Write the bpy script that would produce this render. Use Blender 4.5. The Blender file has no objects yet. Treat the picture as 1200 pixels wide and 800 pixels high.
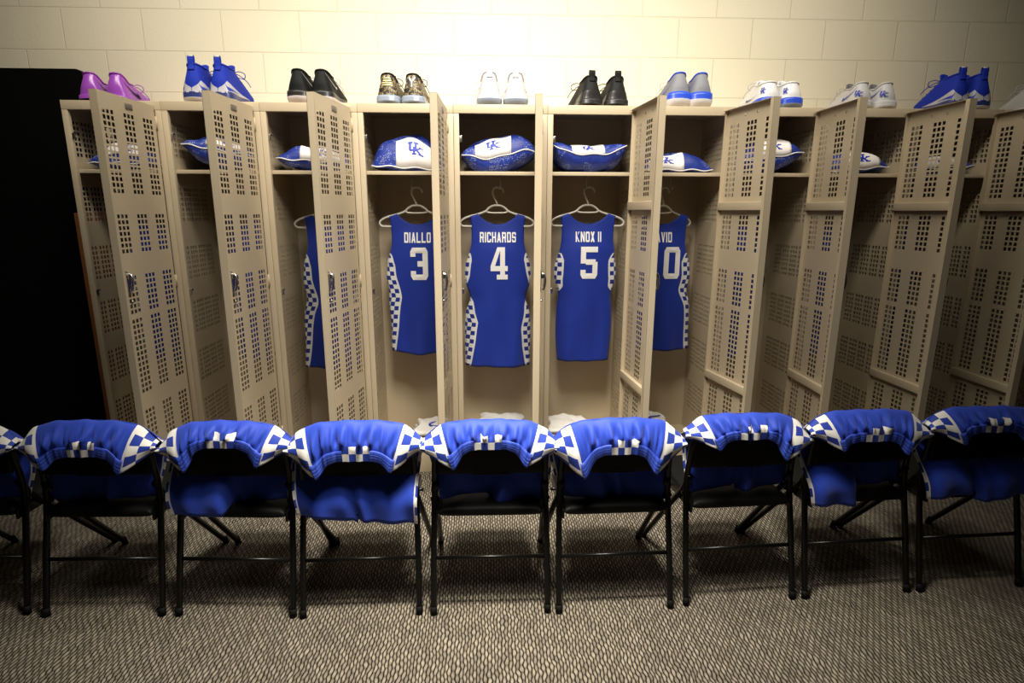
import bpy, bmesh, math, random
from math import sin, cos, pi, radians, sqrt, atan2, tan, floor
from mathutils import Vector, Matrix

C = bpy.context.scene.collection
random.seed(7)

# ------------------------------------------------------------------ materials
def new_mat(name):
    m = bpy.data.materials.new(name); m.use_nodes = True
    nt = m.node_tree
    return m, nt, nt.nodes['Principled BSDF']

def mat(name, col, rough=.5, metal=0., var=.08, scale=18., bump=0., bscale=120., spec=.5, sheen=0.):
    m, nt, b = new_mat(name)
    N, L = nt.nodes, nt.links
    tc = N.new('ShaderNodeTexCoord'); no = N.new('ShaderNodeTexNoise')
    no.inputs['Scale'].default_value = scale; no.inputs['Detail'].default_value = 3
    L.new(tc.outputs['Object'], no.inputs['Vector'])
    mx = N.new('ShaderNodeMix'); mx.data_type = 'RGBA'
    mx.inputs[6].default_value = (*[max(0, c*(1-var)) for c in col], 1)
    mx.inputs[7].default_value = (*[min(1, c*(1+var)) for c in col], 1)
    L.new(no.outputs['Fac'], mx.inputs[0]); L.new(mx.outputs[2], b.inputs['Base Color'])
    b.inputs['Roughness'].default_value = rough; b.inputs['Metallic'].default_value = metal
    b.inputs['Specular IOR Level'].default_value = spec
    if sheen: b.inputs['Sheen Weight'].default_value = sheen
    if bump:
        n2 = N.new('ShaderNodeTexNoise'); n2.inputs['Scale'].default_value = bscale
        L.new(tc.outputs['Object'], n2.inputs['Vector'])
        bp = N.new('ShaderNodeBump'); bp.inputs['Strength'].default_value = bump; bp.inputs['Distance'].default_value = .004
        L.new(n2.outputs['Fac'], bp.inputs['Height']); L.new(bp.outputs['Normal'], b.inputs['Normal'])
    return m

def math_node(nt, op, a, b=None):
    n = nt.nodes.new('ShaderNodeMath'); n.operation = op
    for i, v in enumerate((a, b)):
        if v is None: continue
        if isinstance(v, (int, float)): n.inputs[i].default_value = v
        else: nt.links.new(v, n.inputs[i])
    return n.outputs[0]

def mix_col(nt, fac, a, b):
    n = nt.nodes.new('ShaderNodeMix'); n.data_type = 'RGBA'
    if isinstance(fac, (int, float)): n.inputs[0].default_value = fac
    else: nt.links.new(fac, n.inputs[0])
    for i, v in ((6, a), (7, b)):
        if isinstance(v, tuple): n.inputs[i].default_value = (*v, 1)
        else: nt.links.new(v, n.inputs[i])
    return n.outputs[2]

BLUE = (.016, .052, .44); WHITE = (.80, .78, .74)

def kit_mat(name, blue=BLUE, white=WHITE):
    """Blue cloth; where UV.x > 0 a white edged check of unit cells."""
    m, nt, b = new_mat(name); L = nt.links
    uv = nt.nodes.new('ShaderNodeUVMap'); uv.uv_map = 'UVMap'
    sp = nt.nodes.new('ShaderNodeSeparateXYZ'); L.new(uv.outputs[0], sp.inputs[0])
    U, V = sp.outputs[0], sp.outputs[1]
    panel = math_node(nt, 'GREATER_THAN', U, 0.)
    stripe = math_node(nt, 'LESS_THAN', U, .42)
    fu = math_node(nt, 'FLOOR', math_node(nt, 'SUBTRACT', U, .42)); fv = math_node(nt, 'FLOOR', V)
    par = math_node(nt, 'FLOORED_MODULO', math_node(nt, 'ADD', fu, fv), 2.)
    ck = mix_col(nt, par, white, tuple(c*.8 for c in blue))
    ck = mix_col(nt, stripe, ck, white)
    tc = nt.nodes.new('ShaderNodeTexCoord'); no = nt.nodes.new('ShaderNodeTexNoise'); no.inputs['Scale'].default_value = 9
    L.new(tc.outputs['Object'], no.inputs['Vector'])
    bl = mix_col(nt, no.outputs['Fac'], tuple(c*.85 for c in blue), tuple(c*1.15 for c in blue))
    L.new(mix_col(nt, panel, bl, ck), b.inputs['Base Color'])
    b.inputs['Roughness'].default_value = .62; b.inputs['Specular IOR Level'].default_value = .3
    b.inputs['Sheen Weight'].default_value = .15
    n2 = nt.nodes.new('ShaderNodeTexNoise'); n2.inputs['Scale'].default_value = 500
    L.new(tc.outputs['Object'], n2.inputs['Vector'])
    bp = nt.nodes.new('ShaderNodeBump'); bp.inputs['Strength'].default_value = .15; bp.inputs['Distance'].default_value = .001
    L.new(n2.outputs['Fac'], bp.inputs['Height']); L.new(bp.outputs['Normal'], b.inputs['Normal'])
    return m

def waist_mat():
    m, nt, b = new_mat('elastic_waistband'); L = nt.links
    uv = nt.nodes.new('ShaderNodeUVMap'); uv.uv_map = 'UVMap'
    sp = nt.nodes.new('ShaderNodeSeparateXYZ'); L.new(uv.outputs[0], sp.inputs[0])
    U, V = sp.outputs[0], sp.outputs[1]
    dash = math_node(nt, 'GREATER_THAN', math_node(nt, 'FRACT', math_node(nt, 'MULTIPLY', U, 46.)), .5)
    fr = math_node(nt, 'FRACT', math_node(nt, 'MULTIPLY', V, 4.))
    line = math_node(nt, 'MULTIPLY', math_node(nt, 'GREATER_THAN', fr, .42), math_node(nt, 'LESS_THAN', fr, .58))
    f = math_node(nt, 'MULTIPLY', math_node(nt, 'MULTIPLY', dash, line), .5)
    L.new(mix_col(nt, f, (.020, .062, .50), (.40, .46, .75)), b.inputs['Base Color'])
    b.inputs['Roughness'].default_value = .6
    bp = nt.nodes.new('ShaderNodeBump'); bp.inputs['Strength'].default_value = .12; bp.inputs['Distance'].default_value = .002
    L.new(math_node(nt, 'SINE', math_node(nt, 'MULTIPLY', V, 31.)), bp.inputs['Height']); L.new(bp.outputs['Normal'], b.inputs['Normal'])
    return m

def wall_mat():
    m, nt, b = new_mat('painted_block'); L = nt.links
    tc = nt.nodes.new('ShaderNodeTexCoord'); sp = nt.nodes.new('ShaderNodeSeparateXYZ'); L.new(tc.outputs['Object'], sp.inputs[0])
    cb = nt.nodes.new('ShaderNodeCombineXYZ')
    L.new(math_node(nt, 'ADD', sp.outputs[0], .4064*20 + .176), cb.inputs[0])
    L.new(math_node(nt, 'ADD', sp.outputs[2], .2032*20 - 2.016 + .2032*10 - .2032*.0), cb.inputs[1])
    br = nt.nodes.new('ShaderNodeTexBrick'); L.new(cb.outputs[0], br.inputs['Vector'])
    br.inputs['Scale'].default_value = 1; br.inputs['Brick Width'].default_value = .4064; br.inputs['Row Height'].default_value = .2032
    br.inputs['Mortar Size'].default_value = .004; br.inputs['Mortar Smooth'].default_value = .6; br.offset = .5
    br.inputs['Color1'].default_value = (.84, .765, .58, 1); br.inputs['Color2'].default_value = (.82, .745, .56, 1); br.inputs['Mortar'].default_value = (.74, .67, .50, 1)
    L.new(br.outputs['Color'], b.inputs['Base Color']); b.inputs['Roughness'].default_value = .55
    no = nt.nodes.new('ShaderNodeTexNoise'); no.inputs['Scale'].default_value = 90; L.new(tc.outputs['Object'], no.inputs['Vector'])
    h = math_node(nt, 'SUBTRACT', math_node(nt, 'MULTIPLY', no.outputs['Fac'], .35), br.outputs['Fac'])
    bp = nt.nodes.new('ShaderNodeBump'); bp.inputs['Strength'].default_value = .45; bp.inputs['Distance'].default_value = .005
    L.new(h, bp.inputs['Height']); L.new(bp.outputs['Normal'], b.inputs['Normal'])
    return m

def carpet_mat():
    m, nt, b = new_mat('woven_carpet'); L = nt.links
    tc = nt.nodes.new('ShaderNodeTexCoord'); sp = nt.nodes.new('ShaderNodeSeparateXYZ'); L.new(tc.outputs['Object'], sp.inputs[0])
    wob = nt.nodes.new('ShaderNodeTexNoise'); wob.inputs['Scale'].default_value = 14; L.new(tc.outputs['Object'], wob.inputs['Vector'])
    w = math_node(nt, 'MULTIPLY', math_node(nt, 'SUBTRACT', wob.outputs['Fac'], .5), .022)
    X = math_node(nt, 'DIVIDE', math_node(nt, 'ADD', math_node(nt, 'ADD', sp.outputs[0], 20.), w), .0112)
    Y = math_node(nt, 'DIVIDE', math_node(nt, 'ADD', math_node(nt, 'ADD', sp.outputs[1], 20.), w), .033)
    cx = math_node(nt, 'FLOOR', X); u = math_node(nt, 'SUBTRACT', math_node(nt, 'FRACT', X), .5)
    Yc = math_node(nt, 'ADD', Y, math_node(nt, 'MULTIPLY', math_node(nt, 'FLOORED_MODULO', cx, 2.), .5))
    v = math_node(nt, 'FRACT', Yc)
    fat = math_node(nt, 'SINE', math_node(nt, 'MULTIPLY', v, pi))
    edge = math_node(nt, 'SUBTRACT', math_node(nt, 'ADD', math_node(nt, 'MULTIPLY', fat, .17), .28), math_node(nt, 'ABSOLUTE', u))
    mask = nt.nodes.new('ShaderNodeClamp'); L.new(math_node(nt, 'MULTIPLY', edge, 9.), mask.inputs[0])
    idv = nt.nodes.new('ShaderNodeCombineXYZ'); L.new(cx, idv.inputs[0]); L.new(math_node(nt, 'FLOOR', Yc), idv.inputs[1])
    wn = nt.nodes.new('ShaderNodeTexWhiteNoise'); L.new(idv.outputs[0], wn.inputs['Vector'])
    yarn = mix_col(nt, wn.outputs['Value'], (.165, .143, .112), (.29, .255, .20))
    yarn = mix_col(nt, math_node(nt, 'MULTIPLY', math_node(nt, 'SUBTRACT', 1., fat), .75), yarn, (.045, .035, .024))
    n = nt.nodes.new('ShaderNodeTexNoise'); n.inputs['Scale'].default_value = 300; L.new(tc.outputs['Object'], n.inputs['Vector'])
    yarn = mix_col(nt, math_node(nt, 'MULTIPLY', math_node(nt, 'GREATER_THAN', n.outputs['Fac'], .60), .6), yarn, (.10, .07, .045))
    L.new(mix_col(nt, mask.outputs[0], (.010, .009, .008), yarn), b.inputs['Base Color'])
    b.inputs['Roughness'].default_value = .95; b.inputs['Specular IOR Level'].default_value = .1
    bp = nt.nodes.new('ShaderNodeBump'); bp.inputs['Strength'].default_value = .7; bp.inputs['Distance'].default_value = .004
    L.new(mask.outputs[0], bp.inputs['Height']); L.new(bp.outputs['Normal'], b.inputs['Normal'])
    return m

def mesh_bag_mat():
    m, nt, b = new_mat('mesh_bag_cloth'); L = nt.links
    tc = nt.nodes.new('ShaderNodeTexCoord')
    vo = nt.nodes.new('ShaderNodeTexVoronoi'); vo.inputs['Scale'].default_value = 115; vo.inputs['Randomness'].default_value = .45
    L.new(tc.outputs['Object'], vo.inputs['Vector'])
    no = nt.nodes.new('ShaderNodeTexNoise'); no.inputs['Scale'].default_value = 13; L.new(tc.outputs['Object'], no.inputs['Vector'])
    patch = math_node(nt, 'GREATER_THAN', no.outputs['Fac'], .51)
    dot = math_node(nt, 'MULTIPLY', math_node(nt, 'LESS_THAN', vo.outputs['Distance'], .33), patch)
    dk = math_node(nt, 'LESS_THAN', vo.outputs['Distance'], .30)
    c = mix_col(nt, dk, mix_col(nt, no.outputs['Fac'], (.004, .012, .13), (.018, .055, .42)), (.002, .006, .05))
    L.new(mix_col(nt, math_node(nt, 'MULTIPLY', dot, .6), c, (.42, .46, .62)), b.inputs['Base Color'])
    b.inputs['Roughness'].default_value = .5
    bp = nt.nodes.new('ShaderNodeBump'); bp.inputs['Strength'].default_value = .5; bp.inputs['Distance'].default_value = .002
    L.new(vo.outputs['Distance'], bp.inputs['Height']); L.new(bp.outputs['Normal'], b.inputs['Normal'])
    return m

def camo_mat():
    m, nt, b = new_mat('gold_camouflage'); L = nt.links
    tc = nt.nodes.new('ShaderNodeTexCoord'); no = nt.nodes.new('ShaderNodeTexNoise'); no.inputs['Scale'].default_value = 46; no.inputs['Detail'].default_value = 1.5; no.inputs['Distortion'].default_value = 2.
    L.new(tc.outputs['Object'], no.inputs['Vector'])
    r = nt.nodes.new('ShaderNodeValToRGB'); r.color_ramp.interpolation = 'CONSTANT'
    e = r.color_ramp.elements; e[0].position = 0; e[0].color = (.012, .011, .01, 1); e[1].position = .46; e[1].color = (.10, .075, .035, 1)
    for p, c in ((.54, (.42, .30, .12, 1)), (.59, (.015, .013, .01, 1)), (.66, (.6, .52, .36, 1))):
        x = e.new(p); x.color = c
    L.new(no.outputs['Fac'], r.inputs[0]); L.new(r.outputs[0], b.inputs['Base Color']); b.inputs['Roughness'].default_value = .45
    return m

M = dict(
    locker=mat('beige_enamel', (.56, .462, .315), .38, var=.03, scale=4, bump=.05, bscale=60),
    locker_in=mat('beige_enamel_shaded', (.50, .40, .27), .42, var=.05, scale=5),
    steel=mat('chrome_steel', (.62, .6, .56), .25, 1.), darkmetal=mat('dark_metal', (.05, .045, .04), .5, .6),
    plate=mat('number_plate_metal', (.30, .28, .25), .4, .8),
    plate_dark=mat('number_plate_slots', (.08, .075, .07), .6),
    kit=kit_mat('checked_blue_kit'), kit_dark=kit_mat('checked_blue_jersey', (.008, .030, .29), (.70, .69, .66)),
    waist=waist_mat(), wall=wall_mat(), carpet=carpet_mat(), bag=mesh_bag_mat(), camo=camo_mat(),
    white=mat('white_cloth', (.82, .80, .76), .7, var=.04), tag=mat('white_tag', (.86, .82, .80), .6, var=.02),
    letter=mat('white_twill', (.85, .83, .79), .7, var=.02), grey=mat('grey_cloth', (.55, .54, .52), .8, var=.06),
    royal=mat('royal_blue_print', (.01, .035, .42), .5, var=.02), piping=mat('white_piping', (.82, .81, .8), .6),
    hanger=mat('white_plastic', (.66, .62, .53), .35, var=.02),
    chair=mat('black_steel_tube', (.0035, .0035, .0033), .30, .0, var=.1, spec=.28), vinyl=mat('black_vinyl', (.0035, .0035, .0032), .55, bump=.1, bscale=200, spec=.16),
    rubber=mat('black_rubber', (.004, .004, .004), .7, spec=.15),
    black=mat('black_felt', (.0022, .0022, .0022), .95, spec=.1), wood=mat('orange_wood', (.30, .11, .035), .5, var=.25, scale=30),
    s_purple=mat('purple_leather', (.34, .075, .50), .22, var=.06), s_magenta=mat('magenta_knit', (.32, .045, .42), .5),
    s_black=mat('black_suede', (.006, .007, .007), .6, spec=.15), s_charcoal=mat('charcoal_knit', (.010, .0105, .0105), .55, spec=.15, bump=.3, bscale=350),
    s_dgrey=mat('dark_grey_rubber', (.020, .019, .018), .3, spec=.35), s_white=mat('white_leather', (.50, .485, .525), .4, var=.03),
    s_bright=mat('bright_white_leather', (.80, .79, .79), .4, var=.03), s_blue=mat('royal_knit', (.014, .035, .40), .6, spec=.15, bump=.5, bscale=260), s_bluer=mat('blue_rubber', (.03, .085, .62), .3),
    s_navyr=mat('navy_rubber', (.03, .04, .17), .3),
    s_ice=mat('icy_rubber', (.26, .30, .38), .25), s_sole=mat('white_rubber', (.70, .67, .66), .4), s_pink=mat('pale_rubber', (.62, .55, .56), .35),
    s_grey=mat('grey_mesh', (.22, .225, .25), .6, bump=.4, bscale=300), s_lgrey=mat('light_grey_knit', (.56, .55, .55), .6, bump=.2, bscale=300),
    s_mgrey=mat('mid_grey_lining', (.16, .16, .16), .8), s_gold=mat('gold_print', (.55, .43, .2), .4, .4),
    s_lining=mat('dark_lining', (.012, .012, .016), .9),
)

# ------------------------------------------------------------------ mesh helpers
class MB:
    def __init__(s): s.v = []; s.f = []; s.uv = []; s.smooth = []
    def add(s, verts, faces, smooth=False, uvs=None):
        o = len(s.v); s.v += [tuple(p) for p in verts]
        for f in faces:
            s.f.append([o+i for i in f]); s.smooth.append(smooth)
            s.uv.append([uvs[i] for i in f] if uvs else None)
    def box(s, x0, x1, y0, y1, z0, z1, bev=0.):
        if bev <= 0:
            v = [(x, y, z) for x in (x0, x1) for y in (y0, y1) for z in (z0, z1)]
            s.add(v, [(0, 1, 3, 2), (4, 6, 7, 5), (0, 4, 5, 1), (2, 3, 7, 6), (0, 2, 6, 4), (1, 5, 7, 3)])
        else:
            bm = bmesh.new(); bmesh.ops.create_cube(bm, size=1)
            bmesh.ops.scale(bm, vec=(x1-x0, y1-y0, z1-z0), verts=bm.verts)
            bmesh.ops.translate(bm, vec=((x0+x1)/2, (y0+y1)/2, (z0+z1)/2), verts=bm.verts)
            bmesh.ops.bevel(bm, geom=bm.edges[:], offset=bev, segments=3, affect='EDGES', profile=.5)
            bm.verts.index_update()
            s.add([v.co for v in bm.verts], [[v.index for v in f.verts] for f in bm.faces], True); bm.free()
    def tube(s, pts, r, n=10, closed=False, caps=True):
        pts = [Vector(p) for p in pts]; m = len(pts); R = r if isinstance(r, (list, tuple)) else [r]*m
        tang = []
        for i in range(m):
            a = pts[(i-1) % m] if closed or i > 0 else pts[i]; b = pts[(i+1) % m] if closed or i < m-1 else pts[i]
            tang.append((b-a).normalized())
        ref = Vector((0, 0, 1)) if abs(tang[0].z) < .9 else Vector((1, 0, 0))
        nrm = (ref - tang[0]*ref.dot(tang[0])).normalized(); vs = []
        for i in range(m):
            nrm = (nrm - tang[i]*nrm.dot(tang[i])).normalized(); bi = tang[i].cross(nrm)
            for k in range(n):
                a = 2*pi*k/n; vs.append(pts[i] + (nrm*cos(a) + bi*sin(a))*R[i])
        fs = []
        for i in range(m if closed else m-1):
            j = (i+1) % m
            for k in range(n): fs.append((i*n+k, i*n+(k+1) % n, j*n+(k+1) % n, j*n+k))
        if caps and not closed: fs += [tuple(range(n-1, -1, -1)), tuple((m-1)*n+k for k in range(n))]
        s.add(vs, fs, True)
    def grid(s, fn, us, vs_, smooth=True, uvfn=None, close_u=False):
        nu, nv = len(us), len(vs_); pts = [fn(u, v) for v in vs_ for u in us]
        uvs = [uvfn(u, v) for v in vs_ for u in us] if uvfn else None
        fs = [(j*nu+i, j*nu+(i+1) % nu, (j+1)*nu+(i+1) % nu, (j+1)*nu+i) for j in range(nv-1) for i in range(nu if close_u else nu-1)]
        s.add(pts, fs, smooth, uvs)
    def build(s, name, m, parent=None, loc=(0, 0, 0), rot=(0, 0, 0), solid=0., sub=0, offset=0.):
        me = bpy.data.meshes.new(name); me.from_pydata(s.v, [], s.f)
        if any(u for u in s.uv):
            l = me.uv_layers.new(name='UVMap'); k = 0
            for i, f in enumerate(s.f):
                for j in range(len(f)):
                    l.data[k].uv = s.uv[i][j] if s.uv[i] else (-1, 0); k += 1
        me.polygons.foreach_set('use_smooth', s.smooth); me.materials.append(m)
        bm = bmesh.new(); bm.from_mesh(me); bmesh.ops.recalc_face_normals(bm, faces=bm.faces); bm.to_mesh(me); bm.free()
        me.update()
        o = bpy.data.objects.new(name, me); C.objects.link(o); o.location = loc; o.rotation_euler = rot
        if parent: o.parent = parent
        if solid:
            md = o.modifiers.new('thickness', 'SOLIDIFY'); md.thickness = solid; md.offset = offset
        if sub:
            md = o.modifiers.new('smooth', 'SUBSURF'); md.levels = sub; md.render_levels = sub
        return o

def lin(a, b, n): return [a+(b-a)*i/(n-1) for i in range(n)]
def interp(x, tab):
    if x <= tab[0][0]: return tab[0][1]
    for (a, p), (b, q) in zip(tab, tab[1:]):
        if x <= b:
            t = (x-a)/(b-a); return p+(q-p)*t
    return tab[-1][1]
def sm(x, a, b):
    t = max(0., min(1., (x-a)/(b-a))); return t*t*(3-2*t)
def catmull(pts, n=6, closed=False):
    P = [Vector(p) for p in pts]; out = []; m = len(P)
    for i in range(m if closed else m-1):
        g = (lambda k: P[k % m]) if closed else (lambda k: P[max(0, min(m-1, k))])
        a, b, c, d = g(i-1), g(i), g(i+1), g(i+2)
        for k in range(n):
            t = k/n
            out.append(.5*((2*b)+(c-a)*t+(2*a-5*b+4*c-d)*t*t+(3*b-a-3*c+d)*t**3))
    if not closed: out.append(P[-1])
    return out

def tag(o, label, cat, group=None, kind=None):
    o['label'] = label; o['category'] = cat
    if group: o['group'] = group
    if kind: o['kind'] = kind
    return o
def thing(name, label, cat, loc=(0, 0, 0), rz=0., group=None):
    o = bpy.data.objects.new(name, None); C.objects.link(o); o.empty_display_size = .05
    o.location = loc; o.rotation_euler = (0, 0, rz)
    return tag(o, label, cat, group)
def copy_tree(o, parent=None):
    c = o.copy(); C.objects.link(c)
    if parent is not None: c.parent = parent
    for ch in list(o.children): copy_tree(ch, c)
    return c

# ------------------------------------------------------------------ glyphs (unit box, convex quads)
def R4(x0, y0, x1, y1): return [(x0, y0), (x1, y0), (x1, y1), (x0, y1)]
S_ = .30
def glyphs():
    s = S_; h = .17; g = {}
    st = R4(0, 0, s, 1); rt = R4(1-s, 0, 1, 1); tp = R4(0, 1-h, 1, 1); bt = R4(0, 0, 1, h)
    c = .12
    bar = lambda y: R4(s*.9, y-h/2, 1-s*.9, y+h/2)
    rin = lambda a, b: R4(1-s, a, 1, b)
    lin_ = lambda a, b: R4(0, a, s, b)
    topin = [(c, 1), (0, 1-c), (0, 1-h), (1, 1-h), (1, 1-c), (1-c, 1)]
    botin = [(0, h), (0, c), (c, 0), (1-c, 0), (1, c), (1, h)]
    topr = [(0, 1), (0, 1-h), (1, 1-h), (1, 1-c), (1-c, 1)]
    botr = [(0, h), (0, 0), (1-c, 0), (1, c), (1, h)]
    g['D'] = [lin_(h, 1-h), rin(h, 1-h), topr, botr]
    g['O'] = g['0'] = [lin_(h, 1-h), rin(h, 1-h), topin, botin]
    g['I'] = [R4(.37, 0, .63, 1)]
    g['A'] = [[(0, 0), (s, 0), (.62, 1), (.36, 1)], [(1-s, 0), (1, 0), (.64, 1), (.38, 1)], R4(.22, .2, .78, .2+h)]
    g['L'] = [st, R4(s, 0, 1, h)]
    g['R'] = [lin_(0, 1-h), topr, rin(.5, 1-h), R4(s, .40, 1, .40+h), [(1-s-.12, .40), (1-.1, .40), (1, 0), (1-s, 0)]]
    g['C'] = [lin_(h, 1-h), topin, botin, rin(.66, 1-h), rin(h, .34)]
    g['H'] = [st, rt, bar(.5)]
    g['S'] = [topin, botin, lin_(.5, 1-h), rin(h, .5), R4(0, .5-h/2, 1, .5+h/2), rin(.7, 1-h), lin_(h, .3)]
    g['K'] = [st, [(s, .42), (s+.04, .60), (1, 1), (.68, 1)], [(s+.02, .60), (s, .40), (.68, 0), (1, 0)]]
    g['N'] = [st, rt, [(0, 1), (s, 1), (1, 0), (1-s, 0)]]
    g['X'] = [[(0, 0), (s+.06, 0), (1, 1), (1-s-.06, 1)], [(0, 1), (s+.06, 1), (1, 0), (1-s-.06, 0)]]
    g['V'] = [[(0, 1), (s, 1), (.64, 0), (.38, 0)], [(1-s, 1), (1, 1), (.62, 0), (.36, 0)]]
    g['3'] = [topin, botin, rin(.5, 1-h), rin(h, .5), R4(.4, .5-h/2, .95, .5+h/2), lin_(.72, 1-h), lin_(h, .28)]
    g['4'] = [R4(.56, .14, .84, 1), R4(0, .26, 1, .42), [(.0, .42), (.26, .42), (.62, 1), (.40, 1)], R4(.36, 0, 1, .15)]
    g['5'] = [R4(0, 1-h, 1, 1), lin_(.48, 1-h), R4(s, .44, 1-c, .44+h), rin(h, .53), botin, lin_(h, .28)]
    g['1'] = [R4(.34, 0, .66, 1), R4(.12, 0, .88, .15), [(.08, .72), (.34, .72), (.34, 1), (.2, .86)]]
    return g
GL = glyphs()
UK = [R4(.07, .42, .22, .92), R4(0, .86, .32, 1), R4(.46, .42, .60, .92), R4(.40, .86, .70, 1),
      [(.07, .42), (.14, .30), (.52, .30), (.60, .42)],
      R4(.34, .02, .47, .62), R4(.27, 0, .56, .12), [(.47, .22), (.47, .38), (.84, .66), (.96, .66)], R4(.72, .60, 1.02, .70),
      [(.52, .36), (.64, .42), (.95, .06), (.76, .06)], R4(.70, 0, 1.04, .11)]

def lay_polys(mb, polys, fn, n=3):
    """Put flat convex polygons on a surface: fn(a,b) gives the point."""
    for p in polys:
        if len(p) == 4:
            a, b, c, d = [Vector(q) for q in p]
            mb.grid(lambda u, v: fn(*((a*(1-u)+b*u)*(1-v)+(d*(1-u)+c*u)*v)), lin(0, 1, n+1), lin(0, 1, n+1), False)
        else:
            m = Vector((sum(q[0] for q in p)/len(p), sum(q[1] for q in p)/len(p)))
            mb.add([fn(*q) for q in p]+[fn(*m)], [(i, (i+1) % len(p), len(p)) for i in range(len(p))])

# ------------------------------------------------------------------ places
D, OFF, W, DEP, ZT = 2.949, -1.991, .457, .41, 1.899
HG = .030
WALLY = D + DEP + .022

# ------------------------------------------------------------------ setting
def struct(name, mb, m):
    o = mb.build(name, m); o['kind'] = 'structure'; o['category'] = name.split('_')[0]
    o['label'] = {'floor': 'woven grey brown carpet floor of the locker room', 'wall': 'cream painted concrete block wall behind the lockers'}[name.split('_')[0]]
    return o
mb = MB(); mb.add([(-5, -2.5, 0), (5, -2.5, 0), (5, WALLY+.1, 0), (-5, WALLY+.1, 0)], [(0, 1, 2, 3)]); struct('floor', mb, M['carpet'])
mb = MB(); mb.box(-5, 5, WALLY, WALLY+.1, 0, 3.4); struct('wall_back', mb, M['wall'])

# black panel left of the lockers, board beside it
def rounded_panel(x0, x1, z0, z1, y0, y1, r):
    pr = [(x0, z0), (x1, z0)] + [(x1-r+r*cos(a), z1-r+r*sin(a)) for a in lin(0, pi/2, 8)] + [(x0+r+r*cos(a), z1-r+r*sin(a)) for a in lin(pi/2, pi, 8)]
    n = len(pr); mb = MB()
    mb.add([(x, y0, z) for x, z in pr]+[(x, y1, z) for x, z in pr], [tuple(range(n)), tuple(range(2*n-1, n-1, -1))]+[(i, (i+1) % n, n+(i+1) % n, n+i) for i in range(n)])
    return mb
o = rounded_panel(-4.4, -2.115, .0, 2.118, WALLY-.045, WALLY-.004, .035).build('black_panel', M['black'])
tag(o, 'tall matte black panel with rounded corner standing against the wall beside the lockers', 'panel')
mb = MB(); mb.box(-2.181, -2.002, 3.20, 3.222, .0, 1.385, .003)
tag(mb.build('wooden_board', M['wood']), 'narrow orange brown wooden board standing between black panel and end locker', 'board')

# ------------------------------------------------------------------ lockers
HP, HH = .0247, .0165                       # hole pitch / height
def spans(groups, rows_pitch, hole):
    out = []
    for g0, n in groups: out += [(g0+i*rows_pitch, g0+i*rows_pitch+hole) for i in range(n)]
    return out
def perf(mb, x0, x1, z0, z1, cols, rows, pt):
    xs = sorted({x0, x1, *[c for s in cols for c in s]}); zs = sorted({z0, z1, *[c for s in rows for c in s]})
    hx = {round(a, 5) for a, b in cols}; hz = {round(a, 5) for a, b in rows}
    nx = len(xs); vs = [pt(x, z) for z in zs for x in xs]; fs = []
    for j in range(len(zs)-1):
        for i in range(nx-1):
            if round(xs[i], 5) in hx and round(zs[j], 5) in hz: continue
            fs.append((j*nx+i, j*nx+i+1, (j+1)*nx+i+1, (j+1)*nx+i))
    mb.add(vs, fs)
door_cols = spans([(c-.034, 3) for c in (.066, .203, .340)], .026, .0165)
g5 = .513-14*HP+(HP-HH)
door_rows = spans([(.165, 14), (.586, 14), (.950, 7), (1.216, 7), (1.470, 14)], HP, HH)
side_cols = spans([(c, 3) for c in (.034, .118, .202, .286)], .0242, .0160)
side_rows = spans([(z, 7) for z in (.245, .515, .775, 1.055, 1.345, 1.652)], HP, HH)

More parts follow.
